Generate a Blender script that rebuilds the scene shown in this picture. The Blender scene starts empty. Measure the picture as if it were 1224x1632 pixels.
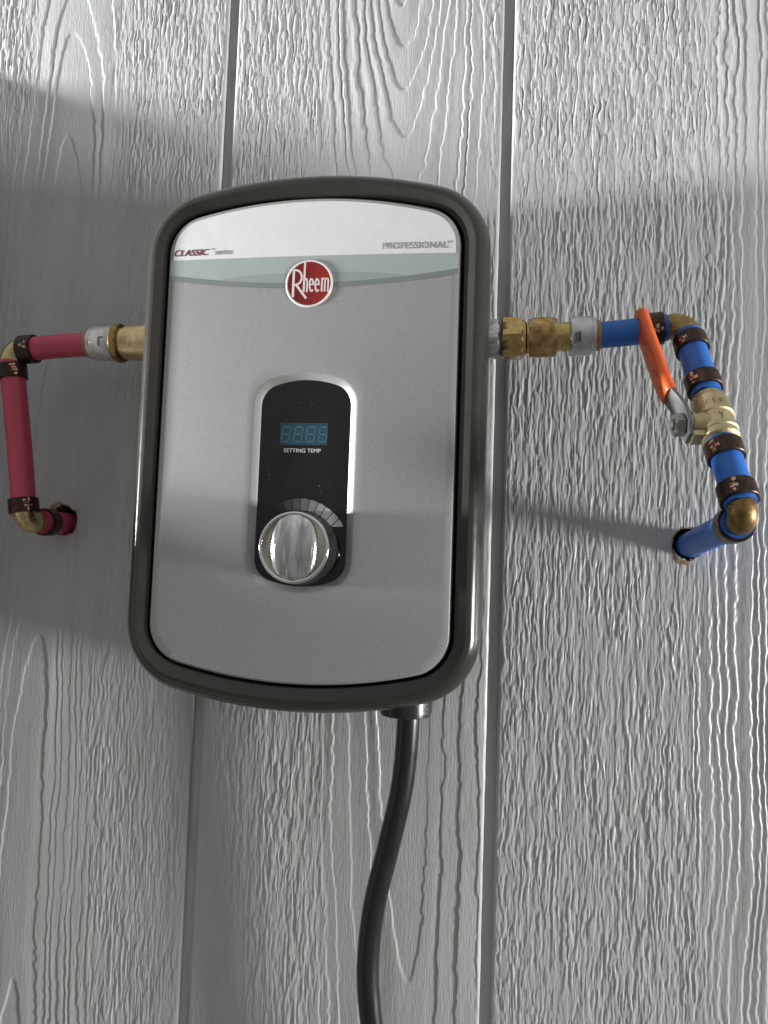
import bpy, bmesh, math, random
import numpy as np
from mathutils import Vector, Matrix

random.seed(7)
scene = bpy.context.scene
COL = scene.collection
MM = 0.001

# ------------------------------------------------------------------ camera
def camera_matrix(pos, yaw, pitch, roll):
    cy, sy, cp, sp = math.cos(yaw), math.sin(yaw), math.cos(pitch), math.sin(pitch)
    fwd = Vector((sy * cp, cy * cp, sp)); right = Vector((cy, -sy, 0)); up = right.cross(fwd)
    r = math.cos(roll) * right + math.sin(roll) * up
    u = -math.sin(roll) * right + math.cos(roll) * up
    m = Matrix((r, u, -fwd)).transposed().to_4x4()
    m.translation = Vector(pos)
    return m

cam_data = bpy.data.cameras.new('camera')
cam = bpy.data.objects.new('camera', cam_data); COL.objects.link(cam)
cam_data.sensor_fit = 'VERTICAL'; cam_data.sensor_height = 36.0; cam_data.sensor_width = 27.0
cam_data.lens = 36.0 * 1226 / 1632
cam_data.clip_start = 0.01; cam_data.clip_end = 100
cam.matrix_world = camera_matrix((0.2089, -0.5199, 0.0), math.radians(-9.025), math.radians(4.0076), math.radians(2.0196))
scene.camera = cam

# ------------------------------------------------------------------ light
world = bpy.data.worlds.new('World'); scene.world = world; world.use_nodes = True
wn = world.node_tree.nodes; wl = world.node_tree.links
bg = wn['Background']; bg.inputs['Strength'].default_value = 0.98
wtc = wn.new('ShaderNodeTexCoord'); wsep = wn.new('ShaderNodeSeparateXYZ')
wl.new(wtc.outputs['Generated'], wsep.inputs[0])
wr = wn.new('ShaderNodeValToRGB')
wr.color_ramp.elements[0].position = 0.0; wr.color_ramp.elements[0].color = (0.155, 0.153, 0.148, 1)
wr.color_ramp.elements[1].position = 1.0; wr.color_ramp.elements[1].color = (0.54, 0.55, 0.555, 1)
for pos_, c_ in ((0.44, (0.195, 0.194, 0.190, 1)), (0.62, (0.355, 0.36, 0.36, 1))):
    wr.color_ramp.elements.new(pos_).color = c_
wm = wn.new('ShaderNodeMath'); wm.operation = 'MULTIPLY_ADD'; wm.inputs[1].default_value = 0.5; wm.inputs[2].default_value = 0.5
wl.new(wsep.outputs['Z'], wm.inputs[0]); wl.new(wm.outputs[0], wr.inputs[0]); wl.new(wr.outputs[0], bg.inputs['Color'])

def area_lamp(name, pos, target, sx, sy, power, color):
    d = bpy.data.lights.new(name, 'AREA'); d.shape = 'RECTANGLE'; d.size = sx; d.size_y = sy
    d.energy = power; d.color = color
    o = bpy.data.objects.new(name, d); COL.objects.link(o)
    o.location = pos
    o.rotation_euler = (Vector(target) - Vector(pos)).to_track_quat('-Z', 'Y').to_euler()
    return o
area_lamp('work_lamp', (2.6, -0.56, -0.36), (0.1, 0, 0.05), 0.24, 0.42, 100, (1.0, 0.99, 0.97))
area_lamp('work_lamp', (-2.2, -0.29, -0.016), (0.15, 0, 0.28), 0.15, 0.19, 300, (0.97, 0.99, 1.0))

vs = scene.view_settings
vs.view_transform = 'Standard'; vs.look = 'None'; vs.exposure = 0.0; vs.gamma = 1.0; vs.use_curve_mapping = False
scene.render.engine = 'CYCLES'
scene.cycles.caustics_reflective = False; scene.cycles.caustics_refractive = False

# ------------------------------------------------------------------ materials
def mat(name, c1, c2=None, rough=0.5, metal=0.0, scale=(300, 300, 300), bump=0.0, bump_scale=(900, 900, 900),
        rough_var=0.0, spec=0.5, detail=4.0, lo=0.35, hi=0.65, coat=0.0, bump_dist=0.0004, ior=1.5):
    m = bpy.data.materials.new(name); m.use_nodes = True
    n = m.node_tree.nodes; l = m.node_tree.links; b = n['Principled BSDF']
    b.inputs['Base Color'].default_value = (*c1, 1); b.inputs['Roughness'].default_value = rough
    b.inputs['Metallic'].default_value = metal; b.inputs['Specular IOR Level'].default_value = spec
    b.inputs['IOR'].default_value = ior
    if coat: b.inputs['Coat Weight'].default_value = coat; b.inputs['Coat Roughness'].default_value = 0.08
    tc = n.new('ShaderNodeTexCoord')
    def noise(sc, det=detail):
        mp = n.new('ShaderNodeMapping'); mp.inputs['Scale'].default_value = sc
        l.new(tc.outputs['Object'], mp.inputs['Vector'])
        t = n.new('ShaderNodeTexNoise'); t.inputs['Scale'].default_value = 1.0; t.inputs['Detail'].default_value = det
        t.inputs['Roughness'].default_value = 0.6
        l.new(mp.outputs[0], t.inputs['Vector']); return t
    if c2 is not None:
        t = noise(scale); r = n.new('ShaderNodeValToRGB')
        r.color_ramp.elements[0].position = lo; r.color_ramp.elements[0].color = (*c1, 1)
        r.color_ramp.elements[1].position = hi; r.color_ramp.elements[1].color = (*c2, 1)
        l.new(t.outputs['Fac'], r.inputs[0]); l.new(r.outputs[0], b.inputs['Base Color'])
    if rough_var:
        t = noise(tuple(s * 0.7 + 11 for s in scale)); mr = n.new('ShaderNodeMapRange')
        mr.inputs['From Min'].default_value = 0.3; mr.inputs['From Max'].default_value = 0.7
        mr.inputs['To Min'].default_value = max(0.02, rough - rough_var); mr.inputs['To Max'].default_value = rough + rough_var
        l.new(t.outputs['Fac'], mr.inputs['Value']); l.new(mr.outputs[0], b.inputs['Roughness'])
    if bump:
        t = noise(bump_scale); bp = n.new('ShaderNodeBump'); bp.inputs['Strength'].default_value = bump
        bp.inputs['Distance'].default_value = bump_dist
        l.new(t.outputs['Fac'], bp.inputs['Height']); l.new(bp.outputs[0], b.inputs['Normal'])
    return m

M = {}
M['wall'] = mat('wall_paint', (0.462, 0.466, 0.464), (0.415, 0.412, 0.402), rough=0.36, rough_var=0.08, scale=(48, 48, 9), lo=0.45, hi=0.72,
                bump=0.5, bump_scale=(1000, 1000, 160), bump_dist=0.0006, spec=0.5)
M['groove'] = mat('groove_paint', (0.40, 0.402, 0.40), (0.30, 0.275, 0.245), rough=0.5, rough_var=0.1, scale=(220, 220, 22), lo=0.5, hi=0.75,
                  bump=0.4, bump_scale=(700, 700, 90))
M['fibre'] = mat('raw_fibre', (0.20, 0.13, 0.075), (0.42, 0.31, 0.2), rough=0.95, scale=(500, 500, 500), bump=1.0)
M['dark'] = mat('painted_shade', (0.012, 0.011, 0.010), (0.02, 0.018, 0.015), rough=1.0, spec=0.1)  # near-black that stands for the shade in holes and gaps
M['board'] = mat('shade_board', (0.30, 0.29, 0.27), (0.36, 0.35, 0.33), rough=0.7)  # only for the unseen pieces added to block the left lamp
M['casing'] = mat('casing_plastic', (0.016, 0.0155, 0.0135), (0.019, 0.018, 0.016), rough=0.26)
M['bezel'] = mat('bezel_plastic', (0.027, 0.025, 0.020), (0.031, 0.029, 0.0235), rough=0.20, rough_var=0.03, scale=(150, 150, 150),
                 bump=0.05, bump_scale=(2500, 2500, 2500), bump_dist=0.0002)
M['silver'] = mat('silver_paint', (0.27, 0.27, 0.265), (0.41, 0.41, 0.402), rough=0.40, metal=0.30, rough_var=0.06, scale=(2000, 2000, 2000), lo=0.3, hi=0.7,
                  bump=0.10, bump_scale=(2600, 2600, 2600), bump_dist=0.0002)
M['white'] = mat('label_white', (0.66, 0.665, 0.648), (0.70, 0.70, 0.686), rough=0.42, scale=(90, 90, 90))
M['teal'] = mat('label_teal', (0.315, 0.365, 0.355), (0.335, 0.38, 0.372), rough=0.42, scale=(60, 60, 60))
M['teal_mid'] = mat('label_teal_mid', (0.265, 0.30, 0.295), (0.28, 0.312, 0.307), rough=0.42, scale=(60, 60, 60))
M['teal_dark'] = mat('label_teal_dark', (0.165, 0.192, 0.187), (0.18, 0.205, 0.2), rough=0.42, scale=(60, 60, 60))
M['red_ink'] = mat('red_ink', (0.15, 0.008, 0.014), rough=0.45)
M['grey_ink'] = mat('grey_ink', (0.27, 0.27, 0.265), rough=0.5)
M['dark_ink'] = mat('dark_ink', (0.06, 0.055, 0.055), rough=0.5)
M['badge_red'] = mat('badge_red', (0.17, 0.008, 0.008), (0.22, 0.012, 0.011), rough=0.30, scale=(400, 400, 400))
M['badge_white'] = mat('badge_white', (0.66, 0.59, 0.57), (0.70, 0.63, 0.61), rough=0.4)
M['glass'] = mat('black_glass', (0.007, 0.007, 0.007), (0.011, 0.011, 0.0105), rough=0.09, rough_var=0.07, scale=(60, 60, 60), spec=0.5)
M['print_white'] = mat('print_white', (0.62, 0.62, 0.61), rough=0.45)
M['display'] = mat('display_window', (0.017, 0.058, 0.078), (0.020, 0.066, 0.088), rough=0.22)
M['segment'] = mat('display_segment', (0.075, 0.160, 0.180), (0.085, 0.175, 0.195), rough=0.3)
M['chrome'] = mat('chrome', (0.40, 0.40, 0.395), (0.90, 0.90, 0.88), rough=0.15, metal=1.0, rough_var=0.07, scale=(260, 260, 22), bump=0.8,
                  bump_scale=(230, 230, 34), bump_dist=0.0009)  # streaks in the colour: wrinkled film and painted reflections
M['chrome_clean'] = mat('chrome_rim', (0.84, 0.83, 0.80), rough=0.06, metal=1.0)
M['knob_floor'] = mat('knob_floor', (0.52, 0.49, 0.40), (0.60, 0.57, 0.47), rough=0.22, metal=0.8, scale=(300, 300, 300))
M['black_plastic'] = mat('black_plastic', (0.014, 0.014, 0.014), (0.02, 0.02, 0.02), rough=0.28, rough_var=0.06)
M['cable'] = mat('cable_jacket', (0.009, 0.009, 0.0095), (0.014, 0.014, 0.015), rough=0.30, rough_var=0.08, scale=(200, 200, 30),
                 bump=0.2, bump_scale=(500, 500, 60))
M['red_pex'] = mat('red_pex', (0.52, 0.058, 0.108), (0.57, 0.068, 0.122), rough=0.42, scale=(70, 70, 20), rough_var=0.05)
M['blue_pex'] = mat('blue_pex', (0.016, 0.130, 0.50), (0.022, 0.152, 0.56), rough=0.46, scale=(70, 70, 20), rough_var=0.05)
M['brass'] = mat('brass', (0.58, 0.44, 0.22), (0.70, 0.56, 0.31), rough=0.30, metal=0.95, rough_var=0.12, scale=(240, 240, 240), bump=0.25, bump_scale=(500, 500, 500))
M['cast_brass'] = mat('cast_brass', (0.50, 0.405, 0.22), (0.60, 0.50, 0.29), rough=0.42, metal=0.85, rough_var=0.10, scale=(300, 300, 300), bump=0.5, bump_scale=(1100, 1100, 1100))
M['dull_brass'] = mat('dull_brass', (0.25, 0.165, 0.060), (0.40, 0.275, 0.105), rough=0.38, metal=0.9, rough_var=0.12, scale=(260, 260, 260), bump=0.35, bump_scale=(420, 420, 420))
M['yellow_brass'] = mat('yellow_brass', (0.44, 0.31, 0.11), (0.60, 0.44, 0.18), rough=0.26, metal=0.95, rough_var=0.10, scale=(260, 260, 260), bump=0.4, bump_scale=(420, 420, 420))
M['brown_brass'] = mat('brown_brass', (0.17, 0.105, 0.040), (0.27, 0.18, 0.072), rough=0.42, metal=0.85, rough_var=0.10, scale=(260, 260, 260), bump=0.35, bump_scale=(420, 420, 420))
M['bronze'] = mat('tarnished_brass', (0.27, 0.155, 0.06), (0.58, 0.39, 0.17), rough=0.34, metal=0.9, rough_var=0.12, scale=(180, 180, 180), bump=0.6, bump_scale=(300, 300, 300))
M['tan'] = mat('tan_sleeve', (0.30, 0.19, 0.07), (0.36, 0.24, 0.10), rough=0.45)
M['ring'] = mat('crimp_oxide', (0.034, 0.020, 0.014), (0.095, 0.043, 0.027), rough=0.38, metal=0.55, rough_var=0.10, scale=(260, 260, 260), lo=0.45, hi=0.75)
M['copper'] = mat('bare_copper', (0.62, 0.33, 0.21), (0.70, 0.42, 0.29), rough=0.30, metal=0.9)
M['collar'] = mat('collar_white', (0.50, 0.49, 0.475), (0.66, 0.65, 0.635), rough=0.32, metal=0.35, scale=(200, 200, 200), bump=0.2, bump_scale=(400, 400, 400))
M['steel'] = mat('steel', (0.50, 0.50, 0.49), (0.62, 0.62, 0.61), rough=0.33, metal=0.9, rough_var=0.1, scale=(200, 200, 200))
M['zinc'] = mat('zinc_plate', (0.17, 0.17, 0.169), (0.22, 0.22, 0.218), rough=0.40, metal=0.6, rough_var=0.08, scale=(200, 200, 200))
M['old_steel'] = mat('old_steel', (0.24, 0.235, 0.22), (0.36, 0.35, 0.33), rough=0.30, metal=0.9, rough_var=0.1, scale=(300, 300, 300), bump=0.3)
M['tape'] = mat('thread_tape', (0.10, 0.26, 0.30), (0.25, 0.36, 0.38), rough=0.6, scale=(700, 700, 700))
M['orange'] = mat('orange_vinyl', (0.80, 0.115, 0.016), (0.86, 0.14, 0.022), rough=0.42, scale=(120, 120, 120), rough_var=0.06)

# ------------------------------------------------------------------ mesh helpers; points are (x, height off wall, z) in millimetres
def W(p):
    return (p[0] * MM, -p[1] * MM, p[2] * MM)

def empty(name, origin, label, cat):
    o = bpy.data.objects.new(name, None); COL.objects.link(o)
    o.empty_display_size = 0.02
    o.location = W(origin); o['label'] = label; o['category'] = cat
    return o

def build(name, vf, material, parent=None, smooth=True, angle=35, recalc=True):
    verts, faces = vf
    root = parent
    while root is not None and root.parent is not None: root = root.parent
    off = Vector(root.location) if root is not None else Vector((0, 0, 0))
    me = bpy.data.meshes.new(name)
    me.from_pydata([tuple(Vector(W(v)) - off) for v in verts], [], faces)
    if recalc:
        bm = bmesh.new(); bm.from_mesh(me); bmesh.ops.recalc_face_normals(bm, faces=bm.faces); bm.to_mesh(me); bm.free()
    me.validate(); me.update()
    if smooth:
        me.polygons.foreach_set('use_smooth', [True] * len(me.polygons))
        me.set_sharp_from_angle(angle=math.radians(angle))
    me.materials.append(material if not isinstance(material, str) else M[material])
    o = bpy.data.objects.new(name, me); COL.objects.link(o)
    if parent is not None: o.parent = parent
    return o

def merge(*parts):
    V, Fc = [], []
    for v, f in parts:
        k = len(V); V += list(v); Fc += [tuple(i + k for i in q) for q in f]
    return V, Fc

def unit(v):
    v = np.asarray(v, float); return v / np.linalg.norm(v)

def frame(d):
    d = unit(d); a = np.array([0, 1.0, 0]) if abs(d[1]) < 0.85 else np.array([1.0, 0, 0])
    u = unit(np.cross(d, a)); return d, u, np.cross(d, u)

def rings(loops, closed_ends=True):
    n = len(loops[0]); V = [tuple(p) for lp in loops for p in lp]; Fc = []
    for k in range(len(loops) - 1):
        for i in range(n):
            j = (i + 1) % n
            Fc.append((k * n + i, k * n + j, (k + 1) * n + j, (k + 1) * n + i))
    if closed_ends:
        Fc.append(tuple(range(n))[::-1]); Fc.append(tuple((len(loops) - 1) * n + i for i in range(n)))
    return V, Fc

def revolve(p0, axis, profile, n=40, rot=0.0, closed=True, ridge=None):
    d, u, v = frame(axis); p0 = np.asarray(p0, float); loops = []
    for t, r in profile:
        lp = []
        for i in range(n):
            a = rot + 2 * math.pi * i / n
            rr = r * (1 + (ridge(i, t) if ridge else 0))
            lp.append(p0 + d * t + u * rr * math.cos(a) + v * rr * math.sin(a))
        loops.append(lp)
    return rings(loops, closed)

def hexnut(p0, axis, length, flats, rot=0.0, chamfer=0.9, sides=6):
    r = flats / 2 / math.cos(math.pi / sides)
    d, u, v = frame(axis); p0 = np.asarray(p0, float); loops = []
    n = sides * 6
    # round chamfer cut into a prism: each ring is the prism limited by a cone
    for t, lim in ((0, flats / 2 - 0.3), (chamfer, r), (length - chamfer, r), (length, flats / 2 - 0.3)):
        lp = []
        for i in range(n):
            a = 2 * math.pi * i / n
            k = (a % (2 * math.pi / sides)) - math.pi / sides
            rr = min(flats / 2 / math.cos(k), lim)
            lp.append(p0 + d * t + u * rr * math.cos(a + rot) + v * rr * math.sin(a + rot))
        loops.append(lp)
    return rings(loops)

def smooth_path(pts, sub=10):
    P = [np.asarray(p, float) for p in pts]; out = []
    for i in range(len(P) - 1):
        a = P[i - 1] if i else 2 * P[0] - P[1]; b, c = P[i], P[i + 1]
        d = P[i + 2] if i + 2 < len(P) else 2 * P[-1] - P[-2]
        for k in range(sub):
            t = k / sub
            out.append(0.5 * ((2 * b) + (c - a) * t + (2 * a - 5 * b + 4 * c - d) * t * t + (3 * b - a - 3 * c + d) * t ** 3))
    out.append(P[-1]); return out

def sweep(path, radius, n=32, closed=True):
    path = [np.asarray(p, float) for p in path]; loops = []
    d, u, v = frame(path[1] - path[0])
    for i, p in enumerate(path):
        t = unit((path[min(i + 1, len(path) - 1)] - path[max(i - 1, 0)]))
        u = unit(u - t * (u @ t)); v = np.cross(t, u)
        r = radius(i / (len(path) - 1)) if callable(radius) else radius
        loops.append([p + (u * math.cos(2 * math.pi * k / n) + v * math.sin(2 * math.pi * k / n)) * r for k in range(n)])
    return rings(loops, closed)

def arc_corner(a, c, b, r, n=12):
    """points of a rounded corner of radius r at c, from towards a to towards b"""
    a, b, c = (np.asarray(q, float) for q in (a, b, c)); da, db = unit(a - c), unit(b - c)
    ang = math.acos(max(-1, min(1, da @ db))); t = r / math.tan(ang / 2)
    p, q = c + da * t, c + db * t; cen = c + unit(da + db) * (r / math.sin(ang / 2)); out = []
    for i in range(n + 1):
        w = p + (q - p) * i / n; out.append(cen + unit(w - cen) * r)
    return out

def patch(p0, axis, t0, t1, r, a0, a1, lift=0.12, n=6):
    """a small curved mark lying on a cylinder, with thickness"""
    d, u, v = frame(axis); p0 = np.asarray(p0, float); V = []; Fc = []
    for rr in (r + lift, r - 0.15):
        for t in (t0, t1):
            for i in range(n + 1):
                a = a0 + (a1 - a0) * i / n
                V.append(p0 + d * t + (u * math.cos(a) + v * math.sin(a)) * rr)
    k = n + 1
    for i in range(n):
        Fc.append((i, i + 1, k + i + 1, k + i)); Fc.append((i, 2 * k + i, 2 * k + i + 1, i + 1))
        Fc.append((k + i, k + i + 1, 3 * k + i + 1, 3 * k + i))
    Fc.append((0, k, 3 * k, 2 * k)); Fc.append((n, 2 * k + n, 3 * k + n, k + n))
    return V, Fc

def cam_angle(p0, axis, shift=0.0):
    """angle on a cylinder that faces the middle of the room, where the printed side of a ring happens to be turned"""
    d, u, v = frame(axis); w = np.array([209, 520, 0.0]) - np.asarray(p0, float)
    return math.atan2(w @ v, w @ u) + shift

# ------------------------------------------------------------------ the wall: embossed, painted wood-grain siding
rng = np.random.default_rng(11)
def vnoise(x, z, sx, sz, seed):
    g = np.random.default_rng(seed); n = 257
    tab = g.random((n, n)) * 2 - 1
    fx = x / sx + 1000.37 + seed * 1.7; fz = z / sz + 1000.71 + seed * 2.3
    ix = np.floor(fx).astype(int); iz = np.floor(fz).astype(int)
    tx = fx - ix; tz = fz - iz
    tx = tx * tx * tx * (tx * (tx * 6 - 15) + 10); tz = tz * tz * tz * (tz * (tz * 6 - 15) + 10)
    a = tab[ix % n, iz % n]; b = tab[(ix + 1) % n, iz % n]; c = tab[ix % n, (iz + 1) % n]; d = tab[(ix + 1) % n, (iz + 1) % n]
    return (a * (1 - tx) + b * tx) * (1 - tz) + (c * (1 - tx) + d * tx) * tz

def sstep(a, b, v):
    t = np.clip((v - a) / (b - a), 0, 1); return t * t * (3 - 2 * t)

def grain_height(x, z, xc, d0, slope, period, near, far, seed, amp=1.0, lean=0.0, knee=-9999.0, slope2=0.0):
    """height in mm: stepped growth rings of a cut cone near the heart line xc, short flakes away from it"""
    jag = 0.65 * vnoise(x, z, 6, 7, seed + 2) + 0.55 * vnoise(x, z, 4, 4.0, seed + 14) + 0.38 * vnoise(x, z, 2.6, 2.4, seed + 15)
    wx = x + 3.0 * vnoise(x, z, 30, 85, seed) + 1.3 * vnoise(x, z, 9, 30, seed + 1) + jag
    u = wx - (xc + lean * z)
    d = np.where(z > knee, d0 + slope * z, d0 + slope * knee + slope2 * (z - knee)) + 2.5 * vnoise(x, z, 120, 160, seed + 3)
    r = np.sqrt(u * u + d * d)
    Fr = r / period + 0.8 * vnoise(r, r * 0 + 3.3, 13, 10, seed + 4) + 0.4 * vnoise(r, r * 0 + 9.1, 5.5, 10, seed + 5)
    ph = Fr - np.floor(Fr)
    grad = np.abs(u) / np.maximum(r, 1) / period + 0.015
    w = np.clip(0.8 * grad, 0.02, 0.45)            # width of the riser, roughly constant in millimetres
    saw = np.where(ph < w, sstep(0, 1, ph / w), 1 - sstep(0, 1, (ph - w) / (1 - w)) * 0.75 - 0.25 * (ph - w) / (1 - w))
    tone = 0.7 + 0.5 * vnoise(x, z, 16, 120, seed + 6)
    ring_amp = 0.66 * np.clip(tone, 0.2, 1.2)
    rings_h = ring_amp * saw
    # short upright flakes: two layers of small sharp-edged scales that break off and start again
    fx = x + 1.0 * vnoise(x, z, 5.0, 14, seed + 7) + 0.50 * vnoise(x, z, 3.0, 5.5, seed + 17) + 0.28 * vnoise(x, z, 2.0, 2.6, seed + 18)
    f1 = vnoise(fx, z, 1.1, 8.5, seed + 8); f2 = vnoise(fx, z, 0.9, 5.0, seed + 9); f3 = vnoise(fx, z, 1.7, 16, seed + 10)
    fl = 0.50 * sstep(-0.20, 0.20, f1 + 0.25 * f2) + 0.50 * sstep(-0.20, 0.20, f3 + 0.40 * f2)
    patchy = 0.84 + 0.36 * vnoise(x, z, 12, 26, seed + 11)
    flakes = (0.50 * fl + 0.06 * f2) * np.clip(patchy, 0.25, 1.1)
    m = sstep(near, far, np.abs(u) + 12 * vnoise(x, z, 30, 160, seed + 12))
    fine = 0.020 * vnoise(x, z, 1.0, 26, seed + 13)
    return amp * ((1 - 0.8 * m) * rings_h + (0.05 + 0.95 * m) * flakes + fine)

HOLES = [(-111.2, 25.2, 11.0, 3), (325.2, 21.2, 10.0, 5)]
def hole_radius(a, r, seed):
    return r * (1 + 0.035 * np.sin(2 * a + seed) + 0.022 * np.sin(5 * a + 2 * seed) + 0.018 * np.sin(9 * a + seed * 3))

Z0, Z1 = -420.0, 520.0
def plank(x0, x1, dx, dz, params, parent, label):
    nx = int(round((x1 - x0) / dx)) + 1; nz = int(round((Z1 - Z0) / dz)) + 1
    xs = np.linspace(x0, x1, nx); zs = np.linspace(Z0, Z1, nz)
    X, Z = np.meshgrid(xs, zs)
    H = grain_height(X, Z, **params)
    edge = np.minimum(X - x0, x1 - X)
    e = edge + 0.25 * vnoise(X, Z, 3, 9, params['seed'] + 40)
    round_off = np.where(e < 1.6, -(1.6 - np.clip(e, 0, 1.6)) ** 2 * 0.30, 0)
    H = H * (0.35 + 0.65 * sstep(0, 5, edge)) + round_off
    # flank columns going down into the groove
    def col(xv, dv):
        return np.full((nz, 1), xv), zs[:, None], np.full((nz, 1), dv)
    jl = 0.18 * vnoise(zs, zs * 0, 11, 5, params['seed'] + 50); jr = 0.18 * vnoise(zs, zs * 0, 11, 5, params['seed'] + 51)
    X = np.hstack([(x0 - 0.45 + jl)[:, None], (x0 - 0.3 + jl)[:, None], X, (x1 + 0.3 + jr)[:, None], (x1 + 0.45 + jr)[:, None]])
    Z = np.hstack([zs[:, None]] * 2 + [Z] + [zs[:, None]] * 2)
    H = np.hstack([np.full((nz, 1), -5.0), np.full((nz, 1), -1.6), H, np.full((nz, 1), -1.6), np.full((nz, 1), -5.0)])
    ncol = X.shape[1]
    co = np.stack([X * MM, -H * MM, Z * MM], -1).reshape(-1, 3).astype(np.float32)
    idx = np.arange(nz * ncol).reshape(nz, ncol)
    q = np.stack([idx[:-1, :-1], idx[:-1, 1:], idx[1:, 1:], idx[1:, :-1]], -1).reshape(-1, 4)
    cx = co[q].mean(1)
    keep = np.ones(len(q), bool)
    for hx, hz, hr, sd in HOLES:
        a = np.arctan2(cx[:, 2] / MM - hz, cx[:, 0] / MM - hx)
        keep &= np.hypot(cx[:, 0] / MM - hx, cx[:, 2] / MM - hz) > hole_radius(a, hr, sd)
    q = q[keep].astype(np.int32)
    me = bpy.data.meshes.new('plank')
    me.vertices.add(len(co)); me.vertices.foreach_set('co', co.ravel())
    me.loops.add(q.size); me.loops.foreach_set('vertex_index', q.ravel())
    me.polygons.add(len(q)); me.polygons.foreach_set('loop_start', np.arange(0, q.size, 4, dtype=np.int32))
    me.polygons.foreach_set('use_smooth', np.ones(len(q), bool))
    me.update(calc_edges=True); me.validate()
    me.materials.append(M['wall'])
    o = bpy.data.objects.new('plank', me); COL.objects.link(o); o.parent = parent
    if label: o['label'] = label
    return o

def box(x0, x1, h0, h1, z0, z1):
    V = [(x, h, z) for x in (x0, x1) for h in (h0, h1) for z in (z0, z1)]
    return V, [(0, 1, 3, 2), (4, 6, 7, 5), (0, 4, 5, 1), (2, 3, 7, 6), (0, 2, 6, 4), (1, 5, 7, 3)]

# backing sheet of the siding: also the floor of the grooves; holes are cut by leaving those cells out
bx = sorted(set([-600, 800] + [v for hx, hz, hr, s in HOLES for v in (hx - hr - 1.5, hx + hr + 1.5)]))
bz = sorted(set([Z0, Z1] + [v for hx, hz, hr, s in HOLES for v in (hz - hr - 1.5, hz + hr + 1.5)]))
V = [(x, -2.7, z) for z in bz for x in bx]; Fc = []
for j in range(len(bz) - 1):
    for i in range(len(bx) - 1):
        mx, mz = (bx[i] + bx[i + 1]) / 2, (bz[j] + bz[j + 1]) / 2
        if any(abs(mx - hx) < hr + 1.4 and abs(mz - hz) < hr + 1.4 for hx, hz, hr, s in HOLES): continue
        Fc.append((j * len(bx) + i, j * len(bx) + i + 1, (j + 1) * len(bx) + i + 1, (j + 1) * len(bx) + i))
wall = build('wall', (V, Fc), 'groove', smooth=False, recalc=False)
wall['kind'] = 'structure'
G = 203.2; GW = 3.9
plank(-G + GW, -GW, 0.36, 1.4, dict(xc=-126, d0=30, slope=0.035, period=4.9, near=30, far=62, seed=101), wall, None)
plank(GW, G - GW, 0.36, 1.4, dict(xc=142, d0=64, slope=-0.125, period=5.4, near=40, far=74, seed=205, lean=-0.035, knee=210.0, slope2=-0.02), wall, None)
plank(G + GW, 2 * G - GW, 0.36, 1.4, dict(xc=400, d0=20, slope=0.015, period=4.8, near=46, far=80, seed=331), wall, None)
plank(-2 * G + GW, -G - GW, 2.2, 4.0, dict(xc=-300, d0=30, slope=0.08, period=7.0, near=60, far=95, seed=421), wall, None)
plank(2 * G + GW, 3 * G - GW, 2.2, 4.0, dict(xc=500, d0=30, slope=0.08, period=7.0, near=60, far=95, seed=523), wall, None)

for hx, hz, hr, sd in HOLES:
    n = 64; loops = []
    for dep, sc in ((-0.15, 1.07), (-0.6, 1.0), (-4, 0.97), (-9, 1.0), (-16, 0.98)):
        loops.append([(hx + math.cos(a) * float(hole_radius(a, hr, sd)) * sc * (1 + 0.02 * random.uniform(-1, 1)), dep,
                       hz + math.sin(a) * float(hole_radius(a, hr, sd)) * sc) for a in [2 * math.pi * i / n for i in range(n)]])
    build('hole_rim', rings(loops, False), 'fibre', wall, recalc=False)
    # chipped paint round the rim: bare fibre lip, wider on one side
    lip = []
    for dep, k in ((-0.5, 0), (0.55, 0.25), (0.62, 0.7), (0.1, 1.0)):
        lp = []
        for i in range(n):
            a = 2 * math.pi * i / n; w = (0.9 + 0.7 * math.sin(3 * a + sd) * math.sin(7 * a) + 3.2 * max(0, math.cos(a - (2.2 if sd == 3 else 4.4))) ** 6)
            w = max(0.35, w); rr = float(hole_radius(a, hr, sd)) * 0.985 + w * k
            lp.append((hx + math.cos(a) * rr, dep + 0.12 * math.sin(11 * a), hz + math.sin(a) * rr))
        lip.append(lp)
    build('chipped_edge', rings(lip, False), 'fibre', wall, recalc=False)
    build('dark_hole_box', box(hx - 30, hx + 30, -60, -15.5, hz - 30, hz + 30), 'dark', wall, smooth=False)  # near-black box stands in for the darkness inside the hole

# added board, out of view on the left: its edge shades the middle of the siding
bx0, bx1 = -2150, -215
V = []
for x in (bx0, bx1):
    for h, z in ((0.6, 377), (400, -903), (396, -926), (0.6, 341)):
        V.append((x, h, z))
build('added_shade_board', (V, [(0, 1, 2, 3), (4, 7, 6, 5), (0, 4, 5, 1), (1, 5, 6, 2), (2, 6, 7, 3), (3, 7, 4, 0)]), 'board', smooth=False)['kind'] = 'structure'

# posts added out of view to keep the left lamp off the pipes
build('added_shade_post', box(-245, -216, 131, 203, -900, 100), 'board', smooth=False)['kind'] = 'structure'
build('added_shade_post', box(-275, -246, 205, 300, -900, 100), 'board', smooth=False)['kind'] = 'structure'

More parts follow.
